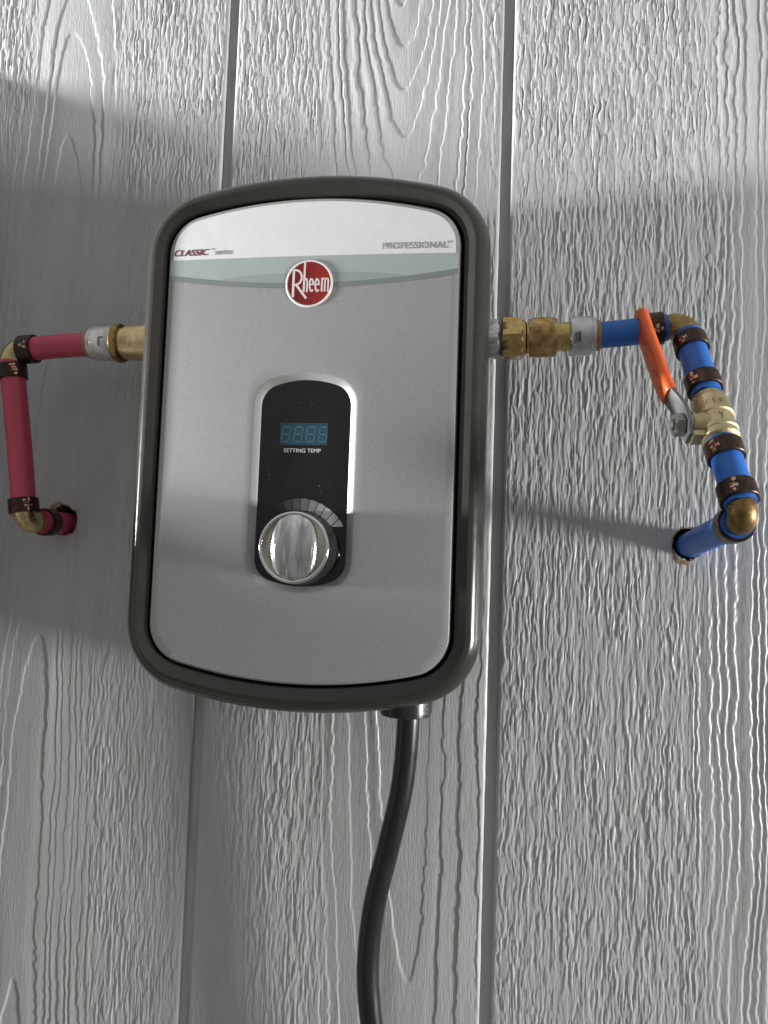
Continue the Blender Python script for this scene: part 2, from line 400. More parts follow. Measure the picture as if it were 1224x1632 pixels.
# ------------------------------------------------------------------ the water heater
HX, HZ = 91.0, 74.0
heater = empty('water_heater', (HX, 0, HZ - 163), 'grey and white wall-mounted tankless water heater with dark rounded frame and chrome knob', 'water heater')
def outline(off, r=24.0, a=89.0, b=143.4, R=290.0, n_arc=40, n_cor=22, n_side=26, cx=HX, cz=HZ):
    """closed loop round the front; off moves it outwards"""
    ca = a - r; Ra = R - r; ct = b - r; zc = ct - Ra; al = math.asin(ca / Ra); zk = zc + Ra * math.cos(al)
    q = []
    for i in range(n_arc): # right half of the top, from the middle outwards
        t = al * i / n_arc; q.append((math.sin(t) * (Ra + r + off), zc + math.cos(t) * (Ra + r + off)))
    for i in range(n_cor):
        t = al + (math.pi / 2 - al) * i / n_cor; q.append((ca + math.sin(t) * (r + off), zk + math.cos(t) * (r + off)))
    for i in range(n_side): q.append((a + off, zk * (1 - i / n_side)))
    h = q + [(a + off, 0.0)]
    top_right = h; bot_right = [(x, -z) for x, z in reversed(h[:-1])]
    right = top_right + bot_right
    left = [(-x, z) for x, z in reversed(right)][1:-1]
    return [(cx + x, cz + z) for x, z in right + left]

def loft(profile, ends=False, **kw):
    return rings([[(x, h, z) for x, z in outline(off, **kw)] for off, h in profile], ends)

def dome(x, z):
    x = (x - HX) / 89.0; z = (z - HZ) / 143.4
    return 88.6 + 2.2 * max(0, 1 - x * x) * (0.55 + 0.45 * max(0, 1 - z * z))

build('casing', loft([(15.0, 1.5), (15.6, 20), (16.3, 60), (16.6, 78.4), (15.4, 79.2), (3, 79.4)]), 'casing', heater)
build('bezel', loft([(1.0, 76), (1.5, 80), (1.7, 86.4), (2.1, 87.1), (2.7, 87.3), (7.6, 90.0), (8.3, 90.2), (9.0, 90.05), (10.4, 89.7), (11.2, 89.3), (12.4, 88.35), (13.6, 87.15), (14.7, 85.7), (15.7, 84.0), (16.4, 82.4), (16.65, 81.2), (16.65, 79.9), (15.8, 79.3)]), 'bezel', heater, angle=22)
build('dark_gap_strip', loft([(2.6, 80.5), (-1.0, 80.2)]), 'dark', heater)  # near-black strip, shade of the deep gap put into its colour

# front plate, with an opening for the control panel
PX, PZ = 92.0, 46.8
PANEL = dict(r=17.0, a=31.0, b=64.2, R=62.0, n_arc=20, n_cor=22, n_side=20, cx=PX, cz=PZ)
def by_angle(loop, cx, cz, angs):
    P = np.array(loop); a = np.arctan2(P[:, 1] - cz, P[:, 0] - cx); o = np.argsort(a); P = P[o]; a = a[o]
    a = np.concatenate([a - 2 * np.pi, a, a + 2 * np.pi]); P = np.vstack([P, P, P])
    return [(float(np.interp(t, a, P[:, 0])), float(np.interp(t, a, P[:, 1]))) for t in angs]
def outline_fine(off, **kw):
    return outline(off, **kw)
N = 288
# angles concentrated where the face outline bends
base = outline(0.0); angs0 = np.sort(np.arctan2(np.array(base)[:, 1] - PZ, np.array(base)[:, 0] - PX))
pan = outline(0.0, **PANEL); angs1 = np.sort(np.arctan2(np.array(pan)[:, 1] - PZ, np.array(pan)[:, 0] - PX))
angs = np.sort(np.concatenate([angs0, angs1]))
angs = angs[np.concatenate([[True], np.diff(angs) > 0.003])]
loops = []
for off, h in ((-0.1, 80.5), (-0.1, 86.6), (-0.25, 87.6), (-0.8, 88.3)):
    loops.append([(x, h, z) for x, z in by_angle(outline(off), PX, PZ, angs)])
outer = by_angle(outline(-1.6), PX, PZ, angs); inner = by_angle(outline(0.6, **PANEL), PX, PZ, angs)
for k in range(15):
    t = k / 14
    loops.append([(xo + (xi - xo) * t, dome(xo + (xi - xo) * t, zo + (zi - zo) * t), zo + (zi - zo) * t) for (xo, zo), (xi, zi) in zip(outer, inner)])
for off, dh in ((-0.1, -0.10), (-0.7, -0.32), (-3.6, -1.75), (-4.0, -2.1), (-4.05, -3.6)):
    loops.append([(x, dome(x, z) + dh, z) for x, z in by_angle(outline(off, **PANEL), PX, PZ, angs)])
plate = build('front_panel', rings(loops, False), 'silver', heater, angle=40)

def on_dome(v2, lift):
    return [(x, dome(x, z) + lift, z) for x, z in v2]

def strip_decal(name, xs, lo, hi, material, lift, rows=8, parent=plate):
    V = []; Fc = []
    for x in xs:
        a, b = lo(x), hi(x)
        for k in range(rows + 1): V.append((x, a + (b - a) * k / rows))
    for i in range(len(xs) - 1):
        for k in range(rows):
            p = i * (rows + 1) + k; Fc.append((p, p + rows + 1, p + rows + 2, p + 1))
    return build(name, (on_dome(V, lift), Fc), material, parent, recalc=True)

ZB = 181.1
lab = np.array(outline(-2.3)); top_half = lab[lab[:, 1] > HZ]
o = np.argsort(top_half[:, 0]); tx, tz = top_half[o, 0], top_half[o, 1]
XL, XR = HX - 85.95, HX + 85.95
lab_r = lab[(lab[:, 1] > HZ) & (lab[:, 0] >= HX)]
def label_top(x):
    u = abs(x - HX); r, a, b, R, off = 24.0, 89.0, 143.4, 290.0, -3.0
    ca = a - r; Ra = R - r; zc = b - r - Ra; al = math.asin(ca / Ra); zk = zc + Ra * math.cos(al)
    if u < (Ra + r + off) * math.sin(al): return HZ + zc + math.sqrt((Ra + r + off) ** 2 - u * u)
    return HZ + zk + math.sqrt(max(0, (r + off) ** 2 - (u - ca) ** 2))
xs = [HX + 85.95 * math.sin(math.pi / 2 * t) for t in np.linspace(-1, 1, 90)]
strip_decal('white_label', xs, lambda x: ZB, lambda x: max(ZB + 0.01, label_top(x)), 'white', 0.10, 10)
XW = 87.6
xs = list(np.linspace(HX - XW, HX + XW, 70))
band_lo = lambda x: 164.6 + 7.2 * ((x - HX) / XW) ** 2
strip_decal('teal_band', xs, band_lo, lambda x: ZB, 'teal', 0.10)
xl = list(np.linspace(HX - 56, HX + 56, 50))
strip_decal('teal_lens', xl, lambda x: band_lo(x) - 0.1, lambda x: band_lo(x) + 0.02 + 6.4 * max(0, 1 - ((x - HX) / 56) ** 2) ** 0.8, 'teal_mid', 0.15)
strip_decal('dark_stripe', xs, lambda x: band_lo(x) - 3.1, band_lo, 'teal_dark', 0.20, 3)

def text_mesh(body, x0, x1, z0, cap, shear=0.0, bold=0.0, dotted=None):
    cu = bpy.data.curves.new('t', 'FONT'); cu.body = body; cu.size = 1.0; cu.shear = shear; cu.offset = bold; cu.resolution_u = 4
    ob = bpy.data.objects.new('t', cu); COL.objects.link(ob)
    dg = bpy.context.evaluated_depsgraph_get()
    me = bpy.data.meshes.new_from_object(ob.evaluated_get(dg))
    P = np.array([v.co[:2] for v in me.vertices]); Fc = [tuple(p.vertices) for p in me.polygons]
    bpy.data.objects.remove(ob); bpy.data.curves.remove(cu); bpy.data.meshes.remove(me)
    w = P[:, 0].max() - P[:, 0].min(); bot = 0.0; h = 0.729
    xx = x0 + (P[:, 0] - P[:, 0].min()) / w * (x1 - x0); zz = z0 + (P[:, 1] - bot) / h * cap
    return list(zip(xx.tolist(), zz.tolist())), Fc

def lettering(body, x0, x1, z0, cap, material, parent, lift=0.20, surf=None, heavy=0.0, **kw):
    """heavy thickens the strokes by that many millimetres"""
    parts = []
    for k, dx in enumerate((-heavy / 2, 0.0, heavy / 2) if heavy else (0.0,)):
        v, f = text_mesh(body, x0 + dx, x1 + dx, z0, cap, **kw)
        parts.append((on_dome(v, lift + 0.015 * k) if surf is None else [(x, surf + 0.012 * k, z) for x, z in v], f))
    return build('lettering', merge(*parts), material, parent, smooth=False)
lettering('CLASSIC', 5.6, 27.6, 183.6, 4.1, 'red_ink', plate, shear=0.22, heavy=0.34)
lettering('TM', 29.2, 31.6, 186.7, 1.1, 'dark_ink', plate)
lettering('series', 31.9, 42.6, 183.7, 3.7, 'grey_ink', plate, heavy=0.14)
lettering('PROFESSIONAL', 134.6, 172.6, 184.0, 4.0, 'grey_ink', plate, heavy=0.05)
lettering('TM', 172.0, 174.9, 187.0, 1.3, 'dark_ink', plate)

# round badge
BX, BZ = 91.4, 164.2
bh = dome(BX, BZ)
badge = build('badge', revolve((BX, bh - 1.2, BZ), (0, 1, 0), [(0, 14.2), (1.4, 14.2), (1.62, 14.0), (1.68, 13.3), (1.64, 13.12), (1.62, 0.02)], 72), 'badge_red', heater)
build('badge_rim', revolve((BX, bh - 1.2, BZ), (0, 1, 0), [(0.05, 14.25), (1.45, 14.28), (1.68, 14.05), (1.74, 13.35), (1.66, 13.1)], 72, closed=False), 'badge_white', badge)
def ribbon(pts, width, h0, h1, taper=None):
    P = [np.asarray(p, float) for p in pts]; L = []; Rr = []
    for i, p in enumerate(P):
        t = unit(P[min(i + 1, len(P) - 1)] - P[max(i - 1, 0)]); nrm = np.array([-t[1], t[0]]); w = width / 2
        if taper: w *= taper(i / (len(P) - 1))
        L.append(p + nrm * w); Rr.append(p - nrm * w)
    V = [(a[0], h1, a[1]) for a in L] + [(a[0], h1, a[1]) for a in Rr] + [(a[0], h0, a[1]) for a in L] + [(a[0], h0, a[1]) for a in Rr]
    n = len(P); Fc = []
    for i in range(n - 1):
        Fc += [(i, i + 1, n + i + 1, n + i), (i, 2 * n + i, 2 * n + i + 1, i + 1), (n + i, n + i + 1, 3 * n + i + 1, 3 * n + i)]
    Fc += [(0, n, 3 * n, 2 * n), (n - 1, 2 * n + n - 1, 3 * n + n - 1, n + n - 1)]
    return V, Fc
def logo(px, py):
    u = (px - 592) / 355; v = (495 - py) / 355
    return BX + 14.2 * (u - 0.045 * v), BZ + 14.2 * (v - 0.024 * u)
hb0, hb1 = bh + 0.38, bh + 0.46
stroke_count = [0]
def lg(pts, w, sub=6, sm=True):
    q = [logo(*p) for p in pts]
    q = [tuple(a) for a in smooth_path(q, sub)] if sm and len(q) > 2 else q
    stroke_count[0] += 1
    return ribbon(q, w * 14.2 / 355, hb0, hb1 + 0.006 * (stroke_count[0] % 4))
def ee(cx):
    pts = []
    for i in range(0, 29):
        a = math.radians(0 + i * 11.2)
        pts.append((cx + 28 * math.cos(a), 520 - 92 * math.sin(a)))
    return merge(lg(pts, 25, 2), lg([(cx - 22, 512), (cx + 28, 512)], 20, sm=False))
letters = [('R', merge(lg([(362, 288), (342, 705)], 36, sm=False),
                       lg([(345, 297), (400, 296), (450, 320), (478, 375), (478, 430), (450, 485), (410, 512), (370, 520)], 30),
                       lg([(385, 505), (545, 722)], 34, sm=False))),
           ('h', merge(lg([(532, 172), (508, 626)], 30, sm=False), lg([(514, 470), (524, 432), (545, 426), (560, 450), (562, 500), (555, 628)], 26))),
           ('e', ee(626)), ('e', ee(712)),
           ('m', merge(lg([(790, 412), (778, 618)], 26, sm=False), lg([(786, 450), (800, 424), (822, 424), (832, 450), (822, 618)], 24),
                       lg([(832, 450), (846, 424), (868, 424), (880, 450), (872, 622)], 24)))]
for _, g in letters: build('letter', g, 'badge_white', badge, smooth=False)
reg = [logo(808 + 17 * math.cos(2 * math.pi * i / 20), 655 + 17 * math.sin(2 * math.pi * i / 20)) for i in range(21)]
build('registered_mark', ribbon(reg, 0.18, hb0, hb1 - 0.05), M['copper'], badge, smooth=False)

# control panel: black glass, display, dial scale, knob
GH = 88.0
GL = dict(PANEL); GL.update(a=27.2, b=60.4, r=13.5, R=58.5, cx=91.6, cz=47.0)
glass_loop = outline(0.0, **GL)
glass = build('control_glass', merge(rings([[(x, h, z) for x, z in outline(off, **GL)] for off, h in ((1.5, 85.4), (1.5, 86.4), (0.0, GH - 0.12), (-0.25, GH))], False),
                                     ([(x, GH, z) for x, z in outline(-0.25, **GL)], [tuple(range(len(glass_loop)))])), 'glass', heater)
def poly(pts, h):
    return [(x, h, z) for x, z in pts], [tuple(range(len(pts)))]
display = build('display', poly([(77.0, 68.7), (105.4, 68.7), (105.4, 81.6), (77.0, 81.6)], GH + 0.06), 'display', glass, smooth=False)
def segment_digit(cx, clip=None):
    parts = []; w, hh, t, gp = 2.35, 4.3, 0.5, 0.28
    def hbar(z):
        a, b = cx - w + gp, cx + w - gp; sl = 0.10 * (z - 75.2)
        return [(a + sl, z), (a + t * .6 + sl, z + t / 2), (b - t * .6 + sl, z + t / 2), (b + sl, z), (b - t * .6 + sl, z - t / 2), (a + t * .6 + sl, z - t / 2)]
    def vbar(x, z0, z1):
        s = lambda z: 0.10 * (z - 75.2)
        return [(x + s(z0), z0 + gp), (x + t / 2 + s(z0), z0 + gp + t * .5), (x + t / 2 + s(z1), z1 - gp - t * .5), (x + s(z1), z1 - gp), (x - t / 2 + s(z1), z1 - gp - t * .5), (x - t / 2 + s(z0), z0 + gp + t * .5)]
    zc = 75.0
    P = [hbar(zc + hh), hbar(zc), hbar(zc - hh), vbar(cx - w, zc, zc + hh), vbar(cx - w, zc - hh, zc), vbar(cx + w, zc, zc + hh), vbar(cx + w, zc - hh, zc)]
    P.append([(cx + w + 0.95 + 0.3 * math.cos(k * math.pi / 4), zc - hh + 0.3 * math.sin(k * math.pi / 4)) for k in range(8)])
    if clip: P = [[(min(x, clip), z) for x, z in p] for p in P if min(x for x, z in p) < clip - 0.2]
    return merge(*[poly(p, GH + 0.10) for p in P])
for k in range(4):
    build('digit', segment_digit(80.6 + 7.45 * k, 105.3 if k == 3 else None), 'segment', display, smooth=False)
lettering('SETTING TEMP', 79.7, 101.8, 64.3, 2.35, 'print_white', glass, surf=GH + 0.06, heavy=0.13)

DIV = [[75.9, 33.1, 78.6, 28.4], [80.3, 35.1, 82.3, 29.9], [85.7, 36.7, 86.7, 30.0], [90.9, 37.3, 91.1, 30.3], [96.4, 36.7, 95.4, 29.7],
       [101.7, 35.1, 99.5, 28.9], [106.3, 32.7, 103.0, 27.1], [110.6, 29.5, 106.5, 24.8], [114.2, 25.9, 110.0, 21.8], [116.9, 21.6, 110.2, 21.4]]
for k in range(len(DIV) - 1):
    a, b = DIV[k], DIV[k + 1]
    o1, i1, o2, i2 = (np.array(q) for q in (a[:2], a[2:], b[:2], b[2:]))
    g = 0.22
    e1, e2 = unit(o2 - o1) * g, unit(i2 - i1) * g if np.linalg.norm(i2 - i1) > 0.9 else np.zeros(2)
    mid = (o1 + o2) / 2; bulge = mid + unit(mid - np.array([92.0, 12.0])) * 0.35
    tone = [0.018, 0.035, 0.055, 0.10, 0.17, 0.26, 0.36, 0.47, 0.60][k]
    mm = mat('scale_print', (tone, tone, tone * 0.99), rough=0.4)
    if k < 8: pts = [o1 + e1, bulge, o2 - e1, i2 - e2, i1 + e2]
    else: pts = [o1 + e1, bulge, o2, i2]
    build('scale_mark', poly([tuple(p) for p in pts], GH + 0.06), mm, glass, smooth=False)

KX, KZ, KH = 92.6, 8.6, 104.0
knob = build('knob', revolve((KX, GH + 0.4, KZ), (0, 1, 0), [(0, 21.6), (1.2, 21.6), (1.8, 21.0), (13.0, 20.0), (13.2, 19.0), (13.2, 3)], 180,
                             ridge=lambda i, t: 0.012 * (i % 2) if 1.5 < t < 13.1 else 0), 'black_plastic', heater, angle=60)
build('rim', revolve((KX, GH + 0.4, KZ), (0, 1, 0), [(12.9, 20.1), (14.4, 20.35), (15.8, 20.2), (16.5, 19.7), (16.7, 19.1), (16.5, 18.6), (15.9, 18.2), (14.2, 17.9)], 120, closed=False), 'chrome_clean', knob, angle=60)
build('knob_face', revolve((KX, GH + 0.4, KZ), (0, 1, 0), [(14.0, 18.2), (14.2, 17.9), (14.2, 0.05)], 96), 'knob_floor', knob)
# wide grip across the face: lens outline with a gently hollowed and domed front
def grip_half(z):
    return 13.4 * math.sqrt(max(0.0, 1 - (abs(z) / 18.3) ** 3.0)) + 0.15
zs_ = [18.2 * math.sin(math.pi / 2 * t) for t in np.linspace(-1, 1, 41)]
V = []; Fc = []; nu = 24
def grip_h(x, z):
    u = x / 12.6
    return 17.0 + 2.4 * (1 - u * u) - 2.0 * (z / 18.3) ** 2 - 1.0 * (z / 18.3) ** 4 + 0.22 * math.cos(u * 8.5)
for z in zs_:
    w = grip_half(z)
    V.append((KX - w, GH + 0.4 + 14.0, KZ + z))
    for k in range(nu + 1):
        u = -1 + 2 * k / nu; x = w * u
        V.append((KX + x * 0.985, GH + 0.4 + grip_h(x, z) - 0.5 * abs(u) ** 10, KZ + z))
    V.append((KX + w, GH + 0.4 + 14.0, KZ + z))
nn = nu + 3
for j in range(len(zs_) - 1):
    for k in range(nn - 1):
        Fc.append((j * nn + k, j * nn + k + 1, (j + 1) * nn + k + 1, (j + 1) * nn + k))
build('grip', (V, Fc), 'chrome', knob, angle=50)
build('pointer_stop', revolve((113.4, GH, 5.6), (0, 1, 0), [(0, 2.6), (1.6, 2.5), (2.2, 1.9), (2.3, 0.05)], 24), 'black_plastic', glass)

# dust specks caught on the paint and on the glass
def specks(n, x0, x1, z0, z1, hfun, seed, inside):
    r = random.Random(seed); out = []
    while len(out) < n:
        x, z = r.uniform(x0, x1), r.uniform(z0, z1)
        if not inside(x, z): continue
        a, b, t = r.uniform(0.10, 0.26), r.uniform(0.10, 0.22), r.uniform(0, 3.1)
        out.append(([(x + a * math.cos(t + k * math.pi / 3), hfun(x, z), z + b * math.sin(t + k * math.pi / 3)) for k in range(6)], [tuple(range(6))]))
    return merge(*out)
M['dust'] = mat('dust', (0.55, 0.54, 0.51), (0.68, 0.67, 0.64), rough=0.9)
build('dust', specks(110, HX - 84, HX + 84, HZ - 130, HZ + 100, lambda x, z: dome(x, z) + 0.05, 4, lambda x, z: not (58 < x < 126 and -20 < z < 114)), 'dust', plate, smooth=False)['kind'] = 'stuff'
build('dust', specks(9, 66, 117, -4, 104, lambda x, z: GH + 0.04, 9, lambda x, z: not (66 < x < 118 and z < 40)), 'dust', glass, smooth=False)['kind'] = 'stuff'

# cable gland under the case, pipe stubs at the sides
GX, GHH = 150.0, 35.0
gland = build('cable_gland', revolve((GX, GHH, -80), (0, 0, -1), [(0, 16.4), (9.8, 16.4), (10.1, 15.9), (11.6, 15.8), (12.2, 15.2), (12.3, 9)], 64), 'black_plastic', heater)
build('inlet_stub', hexnut((191, 45, 142.9), (1, 0, 0.02), 11.4, 23.2, rot=0.35), 'steel', heater)
build('outlet_stub', revolve((-10, 45, 144), (-1, 0, 0), [(0, 10.5), (14, 10.5)], 32), 'steel', heater)

# ------------------------------------------------------------------ pipes
def crimp_ring(center, axis, parent, length=10.0, r=9.7, marks=True, shift=0.0, seed=0):
    d = unit(axis); p0 = np.asarray(center, float) - d * length / 2
    ring = build('crimp_ring', revolve(p0, d, [(0, 7.9), (0, r - 0.35), (0.4, r), (length - 0.4, r), (length, r - 0.35), (length, 7.9)], 48, closed=False,
                 ridge=lambda i, t: 0.006 * math.sin(i * 2 * math.pi / 48 * 2 + seed)), 'ring', parent)
    if marks:
        a = cam_angle(center, d, shift); rr = random.Random(seed)
        shapes = []
        for t0, t1, a0, a1 in ((0.8, 3.0, -0.10, 0.06), (3.2, 5.4, -0.24, -0.04), (3.5, 5.0, 0.00, 0.14), (5.4, 6.4, -0.06, 0.17), (6.6, 9.2, -0.12, 0.02), (6.8, 8.4, 0.05, 0.2)):
            if rr.random() < 0.85:
                j = rr.uniform(-0.06, 0.06)
                shapes.append(patch(p0, d, t0 + rr.uniform(0, .5), t1 + rr.uniform(-.6, .2), r, a + (a0 + j) * 1.25, a + (a1 + j) * 1.25, 0.05))
        shapes = [([tuple(np.asarray(v) + np.array([rr.uniform(-.22, .22), 0, rr.uniform(-.22, .22)])) for v in sv], sf) for sv, sf in shapes]
        if shapes: build('stamped_mark', merge(*shapes), 'copper', ring)
    return ring

def elbow(a, c, b, parent, material, r_in=6.6, r_mid=7.9, bend=9.0, la=12, lb=12):
    """cast elbow with its corner at c: straight barbs towards a and b and a fuller bend between"""
    a, c, b = (np.asarray(q, float) for q in (a, c, b)); da, db = unit(a - c), unit(b - c)
    path = [c + da * la, c + da * (la * 0.8 + bend * 0.2 + 0.5)] + arc_corner(a, c, b, bend, 14) + [c + db * (lb * 0.8 + bend * 0.2 + 0.5), c + db * lb]
    n = len(path)
    def rad(t):
        k = abs(t * 2 - 1); return r_mid if k < 0.74 else (r_mid - (r_mid - r_in) * min(1, (k - 0.74) / 0.10))
    return build('elbow', sweep(path, rad, 32), material, parent, angle=50)

# hot side
hot = empty('hot_water_pipe', (-113, 0, 24), 'red plastic pipe with brass elbows and dark crimp rings left of the heater', 'pipe')
E1 = np.array([-131.0, 45.0, 137.6]); E2 = np.array([-111.8, 43.0, 21.6])
hs, he = np.array([-15.0, 45.0, 144.0]), np.array([-72.0, 45.0, 143.0])
hd = unit(he - hs)
ad = build('brass_adapter', revolve(hs, hd, [(0, 12.0), (9, 12.2), (20, 12.0), (29, 11.6), (29.6, 10.8), (34.5, 10.6)], 48), 'brass', hot)
build('flange', revolve(hs + hd * 33.2, hd, [(0, 10.4), (0.2, 12.4), (1.0, 13.0), (4.2, 13.0), (5.0, 12.4), (5.2, 10.2)], 56), 'dull_brass', ad)
col = build('push_fit_collar', revolve(hs + hd * 38.2, hd, [(0, 10.6), (0.4, 11.4), (1.5, 11.7), (13.6, 11.3), (14.4, 10.8), (15.4, 11.0), (17.0, 10.6), (17.2, 8.6)], 56), 'collar', hot)
p0 = hs + hd * 38.2; ang = cam_angle(p0, hd)
build('collar_mark', merge(patch(p0, hd, 6.4, 7.3, 11.55, ang - 0.36, ang + 0.10), patch(p0, hd, 3.6, 7.3, 11.6, ang - 0.42, ang - 0.34)), 'dark_ink', col)
build('sleeve', revolve(hs + hd * 55.0, hd, [(0, 9.0), (0.3, 9.3), (3.4, 9.1), (3.9, 8.4)], 40), 'tan', hot)
h1 = hs + hd * 56; h2 = np.array([-124.0, 45, 139.2])
build('pipe', sweep(smooth_path([h1, (h1 + h2) / 2 + np.array([0, 0.3, 0.4]), h2], 10), 8.0, 36), 'red_pex', hot)
crimp_ring((-117.6, 45, 139.75), h1 - h2, hot, seed=2, shift=0.35, length=10.5)
elbow(h2, E1, (-113.5, 44, 38), hot, 'brass', la=13, lb=13)
v1 = E1 + unit(np.array([-113.5, 44, 38]) - E1) * 6.5; v2 = np.array([-113.2, 44.0, 27.5])
bow = (v1 + v2) / 2 + np.array([0.8, 0.6, 0])
vertical_pipe = build('pipe', sweep(smooth_path([v1, bow, v2], 12), 8.0, 36), 'red_pex', hot)
pr = random.Random(3); dv = unit(v2 - v1); aa = cam_angle((v1 + v2) / 2, dv); q_ = []
du, dvv = frame(dv)[1:]
sgn = 1 if (-du * math.sin(aa) + dvv * math.cos(aa))[0] > 0 else -1
tt = 34.0
while tt < 74:
    ln = pr.uniform(0.5, 1.6)
    for k in range(pr.choice((1, 2))):
        a_ = aa + sgn * (0.95 + 0.16 * k + pr.uniform(-.05, .05)); q_.append(patch(v1 + np.array([0.5, 0.4, 0]), dv, tt, tt + ln, 8.0, a_, a_ + 0.07, 0.03, 2))
    tt += ln + pr.uniform(0.5, 1.4)
build('worn_print', merge(*q_), 'badge_white', vertical_pipe, smooth=False)
crimp_ring(v1 + unit(v2 - v1) * 7.4, v1 - v2, hot, seed=4, shift=-0.1)
crimp_ring(v2 + unit(v1 - v2) * 4.6, v1 - v2, hot, seed=9, shift=-0.25)
elbow(v2, E2, (-112.6, 0, 23), hot, 'brass', la=13, lb=16)
s1, s2 = np.array([-112.1, 27.5, 22.3]), np.array([-113.2, -24, 23.4])
build('pipe', sweep([s1, (s1 + s2) / 2, s2], 8.0, 36), 'red_pex', hot)
crimp_ring((-112.3, 19.0, 22.5), s1 - s2, hot, marks=False, seed=3, length=9)

# cold side
cold = empty('cold_water_pipe', (324, 0, 21), 'blue plastic pipe with brass fittings and orange-handled valve right of the heater', 'pipe')
ca, cb = np.array([203.0, 45.0, 143.15]), np.array([265.0, 45.0, 144.9]); cd = unit(cb - ca)
build('thread_tape', revolve(ca - cd * 1.4, cd, [(0, 10.2), (2.6, 10.0)], 32), 'tape', cold)
nut = build('union_nut', hexnut(ca + cd * 0.6, cd, 13.2, 23.6, rot=0.45, chamfer=1.0), 'yellow_brass', cold)
build('nut_shoulder', revolve(ca + cd * 13.6, cd, [(0, 11.0), (1.6, 10.6), (2.6, 9.2), (4.6, 9.2)], 40), 'yellow_brass', nut)
bd = build('adapter_body', hexnut(ca + cd * 17.4, cd, 16.6, 23.4, rot=0.2, chamfer=2.2, sides=8), 'bronze', cold)
build('adapter_neck', revolve(ca + cd * 33.8, cd, [(0, 8.8), (8.2, 8.8)], 40), 'yellow_brass', bd)
col = build('push_fit_collar', revolve(ca + cd * 41.6, cd, [(0, 8.8), (0.2, 11.6), (0.8, 12.1), (11.6, 12.0), (13.0, 11.6), (13.5, 10.9), (14.6, 11.0), (15.6, 10.5), (15.8, 8.6)], 56), 'steel', cold)
p0 = ca + cd * 41.6; ang = cam_angle(p0, cd)
build('collar_window', merge(patch(p0, cd, 2.2, 5.6, 12.02, ang - 0.22, ang + 0.22, 0.06)), 'zinc', col)
build('collar_mark', merge(patch(p0, cd, 5.4, 6.1, 12.04, ang - 0.26, ang + 0.26, 0.1), patch(p0, cd, 2.0, 5.6, 12.04, ang - 0.30, ang - 0.25, 0.1)), 'dark_ink', col)
build('sleeve', revolve(ca + cd * 56.4, cd, [(0, 9.2), (0.3, 9.4), (3.6, 9.3), (4.1, 8.3)], 40), 'tan', cold)
A0 = np.array([312.4, 52.0, 143.0]); A1 = np.array([325.0, 118.0, 32.0]); LA = np.linalg.norm(A1 - A0); ax = (A1 - A0) / LA; up = -ax
C1 = A0 - ax * 7.5
b1 = ca + cd * 57.4; b2 = C1 + unit(b1 - C1) * 10.0
build('pipe', sweep(smooth_path([b1, (b1 + b2) / 2 + np.array([0, 0.4, -0.5]), b2], 10), 8.0, 36), 'blue_pex', cold)
crimp_ring(b2 + unit(b1 - b2) * 7.4, b1 - b2, cold, seed=6, shift=0.0, length=10.5)
elbow(b1, C1, A1, cold, 'dull_brass', la=14, lb=14)
build('pipe', sweep([A0 + ax * 1.0, A0 + ax * 25, A0 + ax * 50], 8.0, 36), 'blue_pex', cold)
crimp_ring(A0 + ax * 9.6, up, cold, seed=11, shift=0.35)
crimp_ring(A0 + ax * 41.5, up, cold, seed=12, shift=0.45)

valve = build('ball_valve', revolve(A0 + ax * 47, ax, [(0, 6.6), (4.6, 6.6), (4.8, 8.0), (6.8, 8.2), (8.4, 9.4), (10.5, 9.8), (18.0, 10.0), (18.6, 10.4), (20.4, 10.4), (21.0, 9.6), (28.6, 9.6), (29.2, 10.3), (31.0, 10.3),
        (31.6, 9.7), (33.6, 9.6), (34.0, 10.0), (35.2, 9.8), (36.2, 8.6), (37.0, 6.6), (42.0, 6.6)], 56), 'cast_brass', cold)
SB = A0 + ax * 71.5
sd = np.array([-1.0, 0.14, -0.04]); sd = unit(sd - (sd @ ax) * ax); wd = np.cross(sd, up)
if wd[1] < 0: wd = -wd
build('bonnet', revolve(SB, sd, [(4, 7.8), (8.5, 7.2), (10.6, 6.4), (12.2, 6.2), (12.6, 7.0), (14.0, 7.0), (14.4, 5.0), (16.2, 5.0)], 40), 'cast_brass', valve)
build('stop_lug', merge(*[(lambda c: ([tuple(SB + sd * o_ + ax * a_ + wd * w_) for o_ in (5, 15.0) for a_ in (7.0, 10.5) for w_ in (-4.0, 4.0)], box(0, 1, 0, 1, 0, 1)[1]))(0)]), 'cast_brass', valve, angle=20)
build('washer', revolve(SB + sd * 14.2, sd, [(0, 5.5), (0.1, 6.6), (1.2, 6.6), (1.3, 5.5)], 36), 'steel', valve)
build('stem_nut', hexnut(SB + sd * 17.4, sd, 5.6, 11.2, rot=0.3, chamfer=0.8), 'old_steel', valve)
build('stem_end', revolve(SB + sd * 22.6, sd, [(0, 3.2), (1.6, 3.1), (2.1, 2.6), (2.1, 0.05)], 24), 'zinc', valve)

